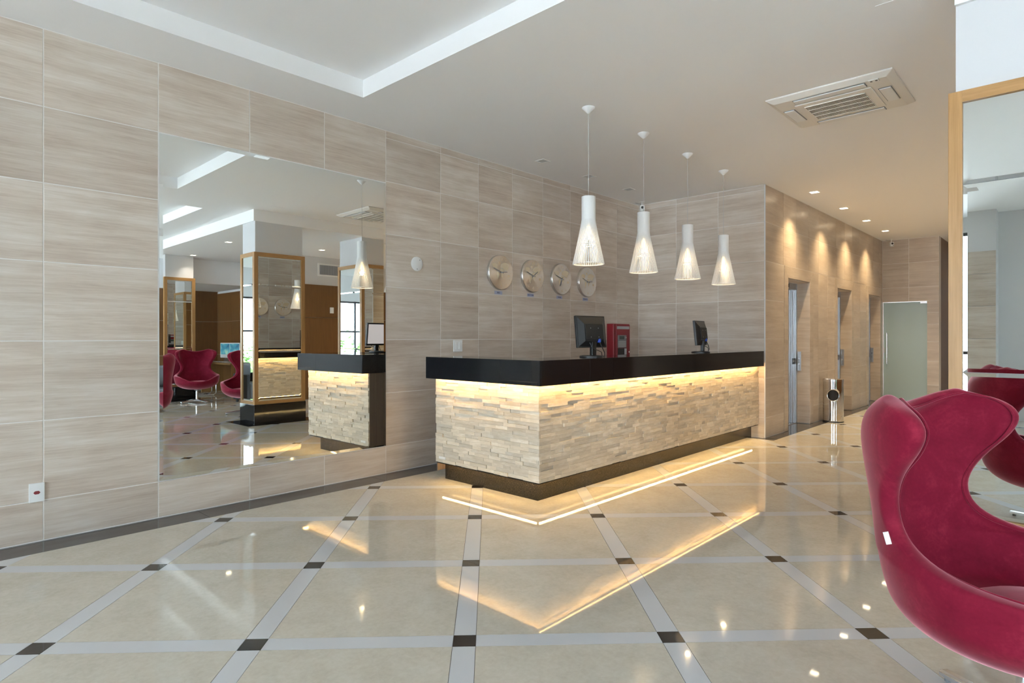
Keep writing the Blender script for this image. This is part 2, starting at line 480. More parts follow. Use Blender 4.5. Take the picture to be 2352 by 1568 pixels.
# the big bevelled mirror let into the wall (leans very slightly)
def bevel_pane(name, w_, h_, parent, loc, rot, bw=0.022, bd=0.0016, mat=MIRROR, th=0.006):
    """pane in local x/z plane facing -y, polished edge bevels"""
    a, b = w_/2, h_/2
    vs = [(-a, bd, -b), (a, bd, -b), (a, bd, b), (-a, bd, b), (-a+bw, 0, -b+bw), (a-bw, 0, -b+bw), (a-bw, 0, b-bw), (-a+bw, 0, b-bw),
          (-a, th, -b), (a, th, -b), (a, th, b), (-a, th, b)]
    fs = [(4,5,6,7), (0,1,5,4), (1,2,6,5), (2,3,7,6), (3,0,4,7), (0,8,9,1), (1,9,10,2), (2,10,11,3), (3,11,8,0), (11,10,9,8)]
    return MB().add(vs, fs).build(name, mat, parent, loc=loc, rot=rot)
TILT = math.radians(-0.16)
mir = thing('wall_mirror', 'large frameless mirror on the travertine wall left of the counter', 'mirror', ((MX0+MX1)/2, WL-0.008, MZ0))
bevel_pane('mirror_glass', MX1-MX0-0.006, MZ1-MZ0-0.006, mir, (0, 0, (MZ1-MZ0)/2), (TILT, 0, 0), bw=0.024)
for lo, hi in (((-0.98, 0.002, -0.0), (0.98, 0.02, 0.003)), ((-0.98, 0.002, MZ1-MZ0-0.003), (0.98, 0.02, MZ1-MZ0))): Bx('sealant_edge', lo, hi, WHITEP, mir)

# ------------------------------------------------------------------ wall behind the counter
wall_back = struct(MB().box((XB+0.0025, YE+0.02, 0), (XB+0.25, WL+0.2, ZC+0.3)).build('wall_back', GROUT), 'short travertine wall at the end of the counter')
tile_wall(wall_back, 'x', XB, -1, [WL, 4.25, 3.62, YE], ROWS2, TRAV)
Bx('corner_bead', (XB-0.004, YE-0.004, 0.002), (XB+0.012, YE+0.012, ZC-0.002), WHITE, wall_back)

# ------------------------------------------------------------------ elevator wall
OPN = [(8.82, 9.77), (11.19, 12.07), (13.26, 14.20)]
FRM = [(8.68, 9.925), (11.05, 12.19), (13.10, 14.36)]
OT, FT = 2.14, 2.30
segs = [(XB+0.02, 8.82), (9.77, 11.19), (12.07, 13.26), (14.20, XE+0.2)]
mb = MB()
for a, b in segs: mb.box((a, YE+0.0025, 0), (b, YE+0.45, OT))
mb.box((XB+0.02, YE+0.0025, OT), (XE+0.2, YE+0.45, ZC+0.3))
wall_elev = struct(mb.build('wall_elevators', GROUT), 'travertine elevator wall washed by warm downlights')
tile_wall(wall_elev, 'y', YE, -1, [XB+0.012, 8.65, 9.17, 9.71, 10.19, 10.66, 11.116, 11.62, 12.12, 12.62, 13.12, 13.62, 14.10, XE-0.004], [2.305, 2.812, ZC-0.003], TRAVE, gap=0.005)
for cols in ([XB+0.012, 8.68], [9.925, 10.19, 10.66, 11.05], [12.19, 12.64, 13.10]):
    tile_wall(wall_elev, 'y', YE, -1, cols, ROWS[:6], TRAVE, gap=0.005)
ELEV = ['elevator nearest the reception counter, left of the ashtray bin', 'middle elevator, just behind the steel ashtray bin', 'elevator farthest away, beside the frosted glass door']
star = []
for k in range(10):
    r_ = 0.020 if k % 2 == 0 else 0.009
    star.append((r_*math.sin(k*PI/5), r_*math.cos(k*PI/5)))
zero_me = text_mesh('0', 0.045, SILVERP)
for k, ((a, b), (fa, fb)) in enumerate(zip(OPN, FRM)):
    e = thing('elevator', ELEV[k], 'elevator', ((a+b)/2, YE, 0), 0, 'lobby elevators')
    hw = (b-a)/2; cx = (a+b)/2
    l, r_ = fa-cx, fb-cx
    # mitred stone surround
    y0, y1 = -0.006, 0.012
    MB().prism([(l, 0.005), (-hw, 0.005), (-hw, OT), (l, FT)], y0, y1, 'y').build('surround_jamb', TRAVE, e, 0.002, seg=1)
    MB().prism([(hw, 0.005), (r_, 0.005), (r_, FT), (hw, OT)], y0, y1, 'y').build('surround_jamb', TRAVE, e, 0.002, seg=1)
    MB().prism([(l, FT), (r_, FT), (hw, OT), (-hw, OT)], y0, y1, 'y').build('surround_head', TRAVE, e, 0.002, seg=1)
    zz = [0.005, 0.262, 0.60, 1.10, 1.60, OT-0.004]
    for s_ in (-1, 1):
        for q in range(len(zz)-1):
            Bx('reveal_tile', (min(s_*hw, s_*(hw-0.014)), -0.004, zz[q]+0.002), (max(s_*hw, s_*(hw-0.014)), 0.175, zz[q+1]-0.001), TRAV, e)
    Bx('soffit_tile', (-hw+0.015, 0.012, OT-0.014), (hw-0.015, 0.175, OT-0.001), TRAV, e)
    # steel frame, header and two door leaves
    for s_ in (-1, 1):
        Bx('door_jamb', (min(s_*(hw-0.014), s_*(hw-0.055)), 0.176, 0.006), (max(s_*(hw-0.014), s_*(hw-0.055)), 0.30, OT-0.016), STEEL, e)
    Bx('door_header', (-hw+0.056, 0.178, 2.03), (hw-0.056, 0.30, OT-0.016), STEEL, e)
    disp = Bx('floor_display', (-0.10, 0.172, 2.055), (0.10, 0.180, 2.105), BLACKP, e)
    Bx('display_digit', (-0.014, -0.006, -0.016), (0.014, -0.003, 0.016), plain('red_led', (0.4, 0.02, 0.02), 0.4, emit=(1, 0.1, 0.1), es=1.0), disp)
    sp = hw*0.66
    Bx('door_leaf', (-hw+0.057, 0.228, 0.012), (sp, 0.250, 2.028), STEEL, e)
    Bx('door_leaf', (sp+0.006, 0.205, 0.012), (hw-0.057, 0.226, 2.028), STEEL, e)
    Bx('shaft_back', (-hw+0.06, 0.26, 0.01), (hw-0.06, 0.275, 2.03), BLACKM, e)
    Bx('sill', (-hw+0.015, 0.176, -0.004), (hw-0.015, 0.30, 0.008), ALU, e)
    pl = Bx('floor_plate', (sp+0.012, 0.199, 0.90), (hw-0.062, 0.205, 0.99), BLACKP, e)
    link('zero_mark', zero_me, pl, (0.024, -0.0036, 0), (PI/2, 0, 0))
    MB().prism([(x*0.9, z*0.9) for x, z in star], -0.0042, -0.0028, 'y').build('star_mark', SILVERP, pl, loc=(-0.020, 0, 0))
    cp = Bx('call_panel', (hw-0.034, 0.118, 0.80), (hw-0.013, 0.168, 1.09), STEEL, e, 0.002)
    for q in (0.04, -0.04):
        MB().lathe([(0.012, -0.003), (0.012, 0.003)], 16).build('call_button', ALU, cp, loc=(-0.012, 0, q), rot=(0, PI/2, 0))

# ------------------------------------------------------------------ end wall with glass door
DY0, DT = 2.215, 2.03
mb = MB(); mb.box((XE+0.0025, 2.02, 0), (XE+0.22, DY0, ZC+0.3)); mb.box((XE+0.0025, DY0, DT), (XE+0.22, YE+0.4, ZC+0.3))
wall_end = struct(mb.build('wall_end', GROUT), 'travertine wall at the far end of the elevator lobby')
tile_wall(wall_end, 'x', XE, -1, [YE, 2.523, 2.02], [DT+0.004, 2.317, 2.812, ZC-0.003], TRAVE, gap=0.006)
tile_wall(wall_end, 'x', XE, -1, [DY0, 2.02], [0.004, 0.365, 0.838, 1.226, 1.57, 1.80, DT+0.004], TRAVE, gap=0.006)
struct(Bx('wall_corridor', (17.0, -2.6, 0), (17.2, YE+0.3, ZC+0.3), TRAVE)); 
struct(Bx('wall_corridor_side', (XE+0.22, 2.02, 0), (17.0, 2.2, ZC+0.3), WDARK))
dr = thing('glass_door', 'frosted green glass door at the end of the elevator lobby', 'door', (XE+0.05, (DY0+YE)/2, 0))
hd = (YE-DY0)/2
Bx('glass_leaf', (-0.006, -hd+0.006, 0.015), (0.006, hd-0.006, DT-0.008), FROST, dr, 0.002)
mb = MB().tube([(-0.05, hd-0.075, 0.76), (-0.05, hd-0.075, 1.40)], 0.014, 12)
for z in (0.82, 1.34): mb.tube([(-0.05, hd-0.075, z), (-0.006, hd-0.075, z)], 0.008, 8)
mb.build('pull_handle', CHROME, dr, smooth=True)
Bx('lock_plate', (-0.016, hd-0.036, 0.99), (-0.006, hd-0.008, 1.09), SILVERP, dr, 0.002)
Bx('pivot_fitting', (-0.020, -hd+0.004, DT-0.045), (0.020, -hd+0.12, DT-0.010), ALU, dr, 0.003)
Bx('pivot_fitting', (-0.020, -hd+0.004, 0.004), (0.020, -hd+0.12, 0.045), ALU, dr, 0.003)
struct(Bx('wall_service_room', (XE+0.9, DY0-0.1, 0), (XE+1.0, YE+0.4, ZC+0.2), WHITE))

# ------------------------------------------------------------------ window front, far wall, alcove
wf = MB()
wf.box((XF-0.2, -1.9, 0), (XF, 1.42, 3.05)); wf.box((XF-0.2, 3.80, 0), (XF, WL+0.2, 3.05)); wf.box((XF-0.2, YR-0.2, 3.05), (XF, WL+0.2, ZC+0.4)); wf.box((XF-0.2, YR-0.2, 0), (XF, -6.8, 3.05))
wall_front = struct(wf.build('wall_front', WHITE), 'white window wall behind the viewer')
pil = struct(Bx('wall_front_pier', (XF, 0.95, 0), (XF+0.35, 1.38, 3.3), WHITE))
tile_wall(pil, 'x', 0.193, 1, [-0.215, 0.215], [r-1.65 for r in (0.004, 0.262, 0.774, 1.286, 1.797, 2.305, 2.66)], TRAV, thick=0.016)
WTR = [0]
def window(axis, plane, a, b, z0, z1, nv, sgn, horiz=(1.05,)):
    WTR[0] += 1
    wroot = bpy.data.objects.new('window_%d' % WTR[0], None); COL.objects.link(wroot); wroot['kind'] = 'structure'
    fw_ = 0.055
    def bx(n, u0, u1, za, zb, d0, d1, m):
        if axis == 'x': return Bx(n, (min(plane+sgn*d0, plane+sgn*d1), u0, za), (max(plane+sgn*d0, plane+sgn*d1), u1, zb), m, wroot)
        return Bx(n, (u0, min(plane+sgn*d0, plane+sgn*d1), za), (u1, max(plane+sgn*d0, plane+sgn*d1), zb), m, wroot)
    st = [a+(b-a)*i/nv for i in range(nv+1)]
    for i, s_ in enumerate(st):
        c = min(max(s_, a+fw_/2), b-fw_/2)
        bx('mullion', c-fw_/2, c+fw_/2, z0, z1, 0.02, 0.10, STEELF)
    for z in (z0+0.03, *horiz, z1-0.03): bx('transom', a, b, z-0.025, z+0.025, 0.025, 0.095, STEELF)
    zs = [z0, *horiz, z1]
    for i in range(nv):
        for q in range(len(zs)-1):
            bx('pane', st[i]+0.028, st[i+1]-0.028, zs[q]+0.026, zs[q+1]-0.026, 0.057, 0.063, PANE)
window('x', XF, 1.42, 3.80, 0, 3.05, 3, -1)
window('x', XF, -6.8, -1.9, 0, 3.05, 4, -1)
mb = MB(); mb.box((XF-0.2, YR-0.2, 2.5), (17.2, YR, 3.6)); mb.box((2.2, YR-0.2, 0), (6.6, YR, 2.5)); mb.box((XF-0.2, YR-0.2, 0), (0.0, YR, 2.5))
wall_right = struct(mb.build('wall_right', WHITE), 'far wall with window and wood panels, seen in the mirror')
window('y', YR, 0.0, 2.2, 0, 2.5, 3, -1, (1.55,))
for i, (a, b) in enumerate(((2.25, 3.5), (3.5, 4.95), (4.95, 6.38))):
    for z0, z1 in ((0.01, 0.92), (0.925, 1.78), (1.785, 2.575)):
        Bx('wood_panel', (a+0.002, YR, z0), (b-0.002, YR+0.02, z1), WDARK, wall_right)
mb = MB(); mb.box((6.4, -7.0, 0), (6.6, -2.5, 3.2)); mb.box((6.6, -2.7, 0), (17.2, -2.5, 3.2))
wall_alc = struct(mb.build('wall_alcove', WHITE), 'wall with wood panels below white plaster, seen in the mirror')
for i in range(5):
    a = -7.0+0.02+i*0.9
    for z0, z1 in ((0.01, 0.92), (0.925, 1.78), (1.785, 2.52)):
        Bx('wood_panel', (6.378, a+0.002, z0), (6.40, min(a+0.898, -2.5), z1), WDARK, wall_alc)
for i in range(6):
    a = 6.378+i*1.2
    for z0, z1 in ((0.01, 0.92), (0.925, 1.78), (1.785, 2.50)):
        Bx('wood_panel', (a+0.002, -2.5, z0), (a+1.198, -2.478, z1), WDARK, wall_alc)
struct(MB().box((-60, -60, -0.35), (60, 60, -0.16)).build('ground', PAVE))
gr = thing('air_grille', 'white framed air return grille above the wood panels', 'grille', (7.15, -2.498, 2.84))
Bx('grille_frame', (-0.36, -0.0, -0.14), (0.36, 0.012, 0.14), WHITEP, gr)
Bx('grille_void', (-0.32, 0.010, -0.105), (0.32, 0.014, 0.105), GREYP, gr)
mb = MB()
for i in range(30): mb.box((-0.318+i*0.0215, 0.012, -0.105), (-0.310+i*0.0215, 0.022, 0.105))
mb.build('grille_fins', SILVERP, gr)
for i, (x, lb, hole) in enumerate(((7.12, 'plain white blanking plate on the dark wood panels', 0), (7.50, 'white socket plate with dark centre on the wood panels', 1))):
    p = thing('wall_plate', lb, 'wall plate', (x, -2.478, 1.95))
    Bx('cover', (-0.045, 0, -0.065), (0.045, 0.010, 0.065), WHITEP, p, 0.002)
    if hole: Bx('socket', (-0.014, 0.009, -0.012), (0.014, 0.012, 0.012), BLACKP, p)

# ------------------------------------------------------------------ mirrored columns
def column(label, x0, x1, y0, y1, ztop, faces, group='mirrored columns'):
    cx, cy = (x0+x1)/2, (y0+y1)/2
    c = thing('mirrored_column', label, 'column', (cx, cy, 0), 0, group)
    hx, hy = (x1-x0)/2, (y1-y0)/2
    Bx('pillar', (-hx+0.03, -hy+0.03, 0), (hx-0.03, hy-0.03, ztop), WHITE, c)
    Bx('granite_base', (-hx-0.006, -hy-0.006, 0), (hx+0.006, hy+0.006, 0.298), GRANITE, c, 0.003)
    Bx('floor_border', (-hx-0.16, -hy-0.16, 0.0005), (hx+0.16, hy+0.16, 0.0022), FDARK, c)
    ZA, ZB, fw_ = 0.30, 2.643, 0.062
    for sx in (-1, 1):
        for sy in (-1, 1):
            a0, a1 = sorted((sx*hx, sx*(hx-fw_))); b0, b1 = sorted((sy*hy, sy*(hy-fw_)))
            Bx('frame_post', (a0, b0, ZA), (a1, b1, ZB), WFRAME, c, 0.002)
    for z0, z1 in ((ZA, ZA+0.05), (ZB-fw_, ZB)):
        for sy in (-1, 1):
            b0, b1 = sorted((sy*hy, sy*(hy-0.03))); Bx('frame_rail', (-hx+fw_, b0, z0), (hx-fw_, b1, z1), WFRAMEH, c)
        for sx in (-1, 1):
            o = link('frame_rail', cbox('frame_rail', (2*(hy-fw_), 0.03, z1-z0), WFRAMEH), c, (sx*(hx-0.015), 0, (z0+z1)/2), (0, 0, PI/2))
    zj = [ZA+0.05, 1.12, 2.135, ZB-fw_]
    for q in range(3):
        h_ = zj[q+1]-zj[q]-0.003; zc_ = (zj[q]+zj[q+1])/2
        bevel_pane('mirror_pane', 2*(hy-fw_)-0.002, h_, c, (-hx+0.012, 0, zc_), (0, 0, -PI/2), 0.02, 0.0012)
        bevel_pane('mirror_pane', 2*(hy-fw_)-0.002, h_, c, (hx-0.012, 0, zc_), (0, 0, PI/2), 0.02, 0.0012)
        bevel_pane('mirror_pane', 2*(hx-fw_)-0.002, h_, c, (0, hy-0.012, zc_), (0, 0, PI), 0.02, 0.0012)
        bevel_pane('mirror_pane', 2*(hx-fw_)-0.002, h_, c, (0, -hy+0.012, zc_), (0, 0, 0), 0.02, 0.0012)
    return c
column('wood framed mirrored column nearest, behind the foreground red chair', 4.053, 4.885, 0.02, 0.527, ZC, 0)
column('wood framed mirrored column by the hanging lamp reflection, seen in the mirror', 6.02, 6.60, -0.38, 0.42, ZC, 0)
column('small far mirrored column behind red chairs, seen in the mirror', 4.30, 4.92, -4.74, -4.37, 3.12, 0)

# ------------------------------------------------------------------ reception counter
PX, PY = 3.675, 3.165      # plinth corner
SX, SY, SYE = 3.58, 3.07, 4.315   # stone corner and end
GX, GY, GYE = 3.485, 2.98, 4.345  # granite corner and end
ZS0, ZS1, ZG0, ZG1, ZU = 0.172, 0.960, 0.937, 1.132, 0.967
XEND = 7.935
ct = thing('reception_counter', 'L shaped reception counter faced with pale split stone strips', 'counter', (SX, SY, 0))
def cb(name, lo, hi, mat, bevel=0.0): return Bx(name, (lo[0]-SX, lo[1]-SY, lo[2]), (hi[0]-SX, hi[1]-SY, hi[2]), mat, ct, bevel)
cb('carcass', (SX+0.015, SY+0.015, ZS0), (XB-0.002, SY+0.33, ZU-0.001), WBROWN)
cb('carcass', (SX+0.015, SY+0.33, ZS0), (SX+0.36, SYE-0.012, ZU-0.001), WBROWN)
for a, b in ((0, 0.17), (0.17, 0.345)):
    cb('end_panel', (SX+0.012+a, SYE-0.012, 0.09), (SX+0.012+b-0.003, SYE, ZU-0.001), WBROWN)
x = PX
for xn in (4.85, 6.02, 7.19, XB-0.002):
    cb('plinth', (x+0.0005, PY, 0.001), (xn-0.0005, PY+0.12, ZS0), PLINTH); x = xn
cb('plinth', (PX, PY+0.1205, 0.001), (PX+0.12, SYE-0.02, ZS0), PLINTH)
cb('soffit', (SX+0.006, SY+0.006, ZS0-0.012), (XB-0.002, PY, ZS0), GRANITE)
cb('soffit', (SX+0.006, PY, ZS0-0.012), (PX, SYE, ZS0), GRANITE)
cb('inner_desk', (SX+0.37, SY+0.34, 0.72), (XB-0.01, SY+0.95, 0.76), WBROWN)
cb('inner_desk', (SX+0.365, SY+0.96, 0.84), (SX+0.75, SYE-0.02, 0.88), WBROWN)
cb('inner_desk_side', (SX+0.365, SYE-0.05, 0.01), (SX+0.75, SYE-0.03, 0.84), WBROWN)
cb('inner_desk_side', (XB-0.06, SY+0.36, 0.01), (XB-0.03, SY+0.94, 0.72), WBROWN)
# split-face stone strips
RH = 0.029
bricks = []
nrow = int((ZS1-ZS0)/RH)
RHH = (ZS1-ZS0)/nrow
LENS = [0.08, 0.11, 0.14, 0.17, 0.20, 0.24]
DEP = [-0.008, -0.0065, -0.001, 0.0, 0.0, 0.0005, 0.001, 0.0015, 0.004]
for face, start, end in (('L', SY-0.004, SYE), ('F', SX-0.002, XB-0.004)):
    for j in range(nrow):
        a = start; z = ZS0+(j+0.5)*RHH
        first = True
        while a < end-0.001:
            ln = random.choice(LENS) if not first else random.choice(LENS[1:5])
            if end-a-ln < 0.05: ln = end-a
            d = random.choice(DEP)
            c = a+ln/2
            p = (SX, c, z) if face == 'L' else (c, SY, z)
            nrm = (-1, 0, 0) if face == 'L' else (0, -1, 0)
            bricks.append((proj_area(p, nrm, ln*RHH), face, c, z, ln, d)); a += ln; first = False
bricks.sort(key=lambda q: -q[0])
rest = MB()
for n_, (ar, face, c, z, ln, d) in enumerate(bricks):
    th = 0.024
    if n_ < 300:
        me = cbox('stone_strip', (ln-0.0008, th, RHH-0.0008), STONE)
        if face == 'L': link('stone_strip', me, ct, (SX+th/2-d-SX-0.003, c-SY, z), (0, 0, -PI/2))
        else: link('stone_strip', me, ct, (c-SX, th/2-d-0.003, z))
    else:
        q0, q1 = c-ln/2+0.0004, c+ln/2-0.0004; za, zb = z-RHH/2+0.0004, z+RHH/2-0.0004
        if face == 'L': rest.box((-0.003-d, q0-SY, za), (th-0.003-d, q1-SY, zb))
        else: rest.box((q0-SX, -0.003-d, za), (q1-SX, th-0.003-d, zb))
rs = rest.build('stone_strip', STONE, ct); rs['kind'] = 'stuff'
# LED strips: under the granite lip and under the stone
ZL = ZU-0.008
cb('led_strip', (SX-0.070, SY-0.066, ZL), (SX-0.042, SYE-0.03, ZU-0.001), LEDW)
cb('led_strip', (SX-0.040, SY-0.066, ZL), (XEND-0.03, SY-0.038, ZU-0.001), LEDW)
cb('led_strip', (SX+0.036, SY+0.06, ZS0-0.020), (SX+0.043, SYE-0.05, ZS0-0.0125), LED)
cb('led_strip', (SX+0.05, SY+0.036, ZS0-0.020), (XB-0.12, SY+0.043, ZS0-0.0125), LED)
mk = cb('maker_plate', (SX-0.0075, SYE-0.14, 0.205), (SX-0.004, SYE-0.05, 0.228), IVORY)

gt = thing('granite_countertop', 'thick polished black granite countertop on the reception counter', 'countertop', (GX, GY, ZG0))
zt, zu = ZG1-ZG0, ZU-ZG0
xs = [0, 4.13-GX, 4.475-GX, XEND-GX]
for i in range(3):
    mb = MB().prism([(0, 0), (0.02, 0), (0.02, zu), (0.42, zu), (0.42, zt), (0, zt)], xs[i]+(0.0006 if i else 0), xs[i+1]-0.0006, 'x')
    if i == 0: mb.box((0, 0.0205, 0), (0.02, 0.42, zu-0.0002))
    mb.build('granite_slab', GRANITE, gt, 0.0015, seg=1)
ye_ = GYE-GY
mb = MB().prism([(0, 0), (0.02, 0), (0.02, zu), (0.42, zu), (0.42, zt), (0, zt)], 0.4212, ye_, 'y')
mb.box((0.0205, ye_-0.02, 0), (0.42, ye_, zu-0.0002))
mb.build('granite_slab', GRANITE, gt, 0.0015, seg=1)

# monitors on the counter
def monitor(label, loc, rz):
    m = thing('computer_monitor', label, 'monitor', loc, rz, 'monitors on the counter')
    # back faces -y (towards the lobby), screen faces +y
    W, Hh = 0.375, 0.285; z0 = 0.085
    T = Matrix.Rotation(math.radians(-6), 4, 'X')
    def tl(mb_):
        mb_.v = [tuple(T @ Vector((x, y, z-z0-Hh/2)) + Vector((0, 0, z0+Hh/2))) for x, y, z in mb_.v]; return mb_
    h = W/2
    tl(MB().box((-h, -0.004, z0), (h, 0.022, z0+Hh))).build('bezel', BLACKP, m, 0.004)
    vs = [(-h+0.01, -0.004, z0+0.01), (h-0.01, -0.004, z0+0.01), (h-0.01, -0.004, z0+Hh-0.01), (-h+0.01, -0.004, z0+Hh-0.01),
          (-0.12, -0.034, z0+0.055), (0.12, -0.034, z0+0.055), (0.12, -0.034, z0+Hh-0.075), (-0.12, -0.034, z0+Hh-0.075)]
    bk = tl(MB().add(vs, [(4,5,6,7), (0,1,5,4), (1,2,6,5), (2,3,7,6), (3,0,4,7), (3,2,1,0)])).build('back_shell', BLACKP, m, 0.003)
    tl(MB().box((-0.115, -0.042, z0+0.065), (0.115, -0.034, z0+Hh-0.085))).build('mount_cover', BLACKM, bk, 0.002)
    for sx in (-0.05, 0.05):
        for sz in (0.09, 0.17):
            tl(MB().box((sx-0.003, -0.044, z0+sz-0.003), (sx+0.003, -0.042, z0+sz+0.003))).build('screw', SILVERP, bk)
    tl(MB().box((-h+0.018, 0.0215, z0+0.022), (h-0.018, 0.0232, z0+Hh-0.018))).build('screen', SCREEN_D, m)
    MB().box((-0.028, -0.040, 0.015), (0.028, -0.006, 0.15)).build('neck', BLACKP, m, 0.006)
    MB().lathe([(0.105, 0.0005), (0.105, 0.010), (0.085, 0.016), (0.03, 0.018)], 36).build('foot', BLACKP, m, smooth=True)
    MB().box((0.045, -0.058, 0.13), (0.070, -0.030, 0.165)).build('video_plug', BLUE, m, 0.004)
    MB().tube([(0.058, -0.050, 0.13), (0.075, -0.065, 0.085), (0.10, -0.07, 0.04), (0.112, -0.06, 0.006), (0.118, 0.05, 0.005)], 0.004, 8).build('video_cable', BLACKP, m, smooth=True)
    MB().tube([(-0.06, -0.040, 0.13), (-0.05, -0.06, 0.08), (0.01, -0.075, 0.06), (0.06, -0.07, 0.045), (0.08, -0.06, 0.006), (0.08, 0.03, 0.005)], 0.0035, 8).build('power_cable', BLACKP, m, smooth=True)
    return m
monitor('black monitor turned away, on the counter left of the red panel', (4.45, 3.20, ZG1), math.radians(-7))
monitor('smaller looking black monitor at the far right end of the counter', (6.64, 3.22, ZG1), math.radians(9))

# ------------------------------------------------------------------ things on the left wall
clk_labels = [('leftmost', 'RIO', 2, 48), ('second', 'NEW YORK', 1, 48), ('third', 'PARIS', 6, 48), ('rightmost', 'TOKYO', 2, 48)]
CONT = [[(-.78,.42),(-.62,.52),(-.45,.50),(-.30,.42),(-.38,.28),(-.45,.14),(-.36,.05),(-.42,.06),(-.55,.20),(-.70,.30)],
        [(-.34,.02),(-.20,-.04),(-.14,-.14),(-.24,-.32),(-.29,-.48),(-.33,-.40),(-.36,-.16)],
        [(-.26,.62),(-.10,.66),(-.06,.54),(-.18,.44)],
        [(-.06,.30),(.0,.48),(.14,.56),(.35,.60),(.62,.54),(.80,.44),(.62,.36),(.56,.18),(.46,.10),(.38,.22),(.27,.14),(.18,.24),(.02,.26)],
        [(-.06,.22),(.14,.20),(.24,.04),(.16,-.10),(.10,-.30),(.04,-.28),(.01,-.06),(-.10,.02)],
        [(.55,-.12),(.70,-.10),(.74,-.24),(.58,-.26)]]
t12 = text_mesh('12', 0.052, MAPC); t6 = text_mesh('6', 0.052, MAPC)
RC = 0.199
for k, (which, city, hh, mm) in enumerate(clk_labels):
    cx = 4.972+0.5575*k
    c = thing('wall_clock', '%s of four round steel world clocks, above the %s name plate' % (which, city.title()), 'clock', (cx, WL-0.002, 2.052), 0, 'world clocks')
    # turned body: lathe about local y
    body = MB().lathe([(RC-0.004, 0.0), (RC, 0.004), (RC, 0.030), (RC-0.006, 0.036), (0.002, 0.036)], 56)
    body.v = [(x, -z, y) for x, y, z in body.v]
    body.build('dial', DIAL, c, smooth=True)
    yf = -0.0368
    mb = MB()
    for poly in CONT: mb.prism([(x*RC*0.95, z*RC*0.95) for x, z in poly], yf-0.0008, yf+0.001, 'y')
    mb.build('world_map', MAPC, c)
    link('numeral', t12, c, (0, yf-0.0005, 0.150), (PI/2, 0, 0)); link('numeral', t6, c, (0, yf-0.0005, -0.150), (PI/2, 0, 0))
    mb = MB()
    for q in range(12):
        if q in (0, 6): continue
        a = q*PI/6; mb.box((0.158*math.sin(a)-0.004, yf-0.001, 0.158*math.cos(a)-0.004), (0.158*math.sin(a)+0.004, yf+0.001, 0.158*math.cos(a)+0.004))
    mb.build('hour_dots', MAPC, c)
    def hand(name, ang, ln, wd, y):
        s_, c_ = math.sin(ang), math.cos(ang)
        P = lambda u, v: (u*c_+v*s_, -u*s_+v*c_)
        MB().prism([P(-wd, -0.03), P(wd, -0.03), P(wd, ln), P(-wd, ln)], y-0.0015, y, 'y').build(name, GREYP, c)
    hand('hour_hand', (hh+mm/60)*PI/6, 0.095, 0.0050, yf-0.004)
    hand('minute_hand', mm*PI/30, 0.135, 0.0042, yf-0.007)
    cap = MB().lathe([(0.009, 0.034), (0.009, 0.047)], 16); cap.v = [(x, -z, y) for x, y, z in cap.v]; cap.build('hub', SILVERP, c)
    pw = 0.115 if k else 0.125
    np_ = thing('name_plate', 'small pale plate reading %s under the %s clock' % (city, which), 'name plate', (cx-0.012, WL-0.001, 1.82), 0, 'clock name plates')
    Bx('plate', (-pw/2, -0.004, -0.020), (pw/2, 0, 0.020), TAG, np_, 0.001)
    link('lettering', text_mesh(city, 0.0215 if len(city) > 6 else 0.027, INK), np_, (0, -0.0046, 0), (PI/2, 0, 0))
dsc = thing('cover_disc', 'small white round junction cover on the travertine wall', 'cover plate', (3.789, WL-0.001, 2.047))
mb = MB().lathe([(0.072, 0.0), (0.072, 0.005), (0.066, 0.009), (0.002, 0.009)], 40); mb.v = [(x, -z, y) for x, y, z in mb.v]; mb.build('disc', WHITEP, dsc, smooth=True)
for a in (0.9, -1.6):
    mb = MB().lathe([(0.005, 0.0085), (0.005, 0.0105)], 12, (0.052*math.cos(a), 0.052*math.sin(a), 0)); mb.v = [(x, -z, y) for x, y, z in mb.v]; mb.build('screw', GREYP, dsc)
sw = thing('light_switch', 'white double light switch plate above the counter', 'switch', (4.336, WL-0.001, 1.217))
Bx('plate', (-0.062, -0.012, -0.062), (0.062, 0, 0.062), WHITEP, sw, 0.003)
for q in range(3): Bx('rocker', (-0.038, -0.017, -0.036+q*0.025), (-0.004, -0.011, -0.013+q*0.025), WHITEP, sw, 0.001)
Bx('rocker', (0.006, -0.022, -0.036), (0.038, -0.011, 0.038), WHITEP, sw, 0.003)
ou = thing('wall_outlet', 'white outlet plate with red socket low on the left wall', 'outlet', (0.745, WL-0.001, 0.318))
Bx('plate', (-0.040, -0.011, -0.060), (0.040, 0, 0.060), WHITEP, ou, 0.002)
MB().prism([(-0.018, 0), (-0.010, 0.010), (0.010, 0.010), (0.018, 0), (0.010, -0.010), (-0.010, -0.010)], -0.0135, -0.010, 'y').build('red_socket', RED, ou)
fp = thing('fire_alarm_panel', 'tall red fire alarm panel with grey keypad on the wall', 'alarm panel', (7.345, WL-0.002, 0.86))
Bx('cabinet', (-0.205, -0.115, 0), (0.205, 0, 0.64), RED, fp, 0.006)
Bx('door', (-0.150, -0.124, 0.01), (0.200, -0.114, 0.63), RED, fp, 0.003)
Bx('name_strip', (-0.135, -0.127, 0.565), (0.180, -0.123, 0.605), SILVERP, fp)
kp = Bx('keypad', (-0.115, -0.128, 0.30), (0.105, -0.123, 0.48), GREYP, fp)
Bx('lcd', (-0.07, -0.004, 0.03), (0.05, -0.0025, 0.075), LCD, kp)
for q in range(4):
    Bx('key_row', (-0.095, -0.005, -0.075+q*0.022), (0.095, -0.0025, -0.060+q*0.022), SILVERP, kp)
MB().lathe([(0.013, 0), (0.013, 0.008)], 16).build('knob', CHROME, kp, loc=(0.085, -0.003, 0.055), rot=(PI/2, 0, 0))
Bx('lower_plate', (-0.115, -0.127, 0.20), (0.105, -0.123, 0.295), BLACKP, fp)
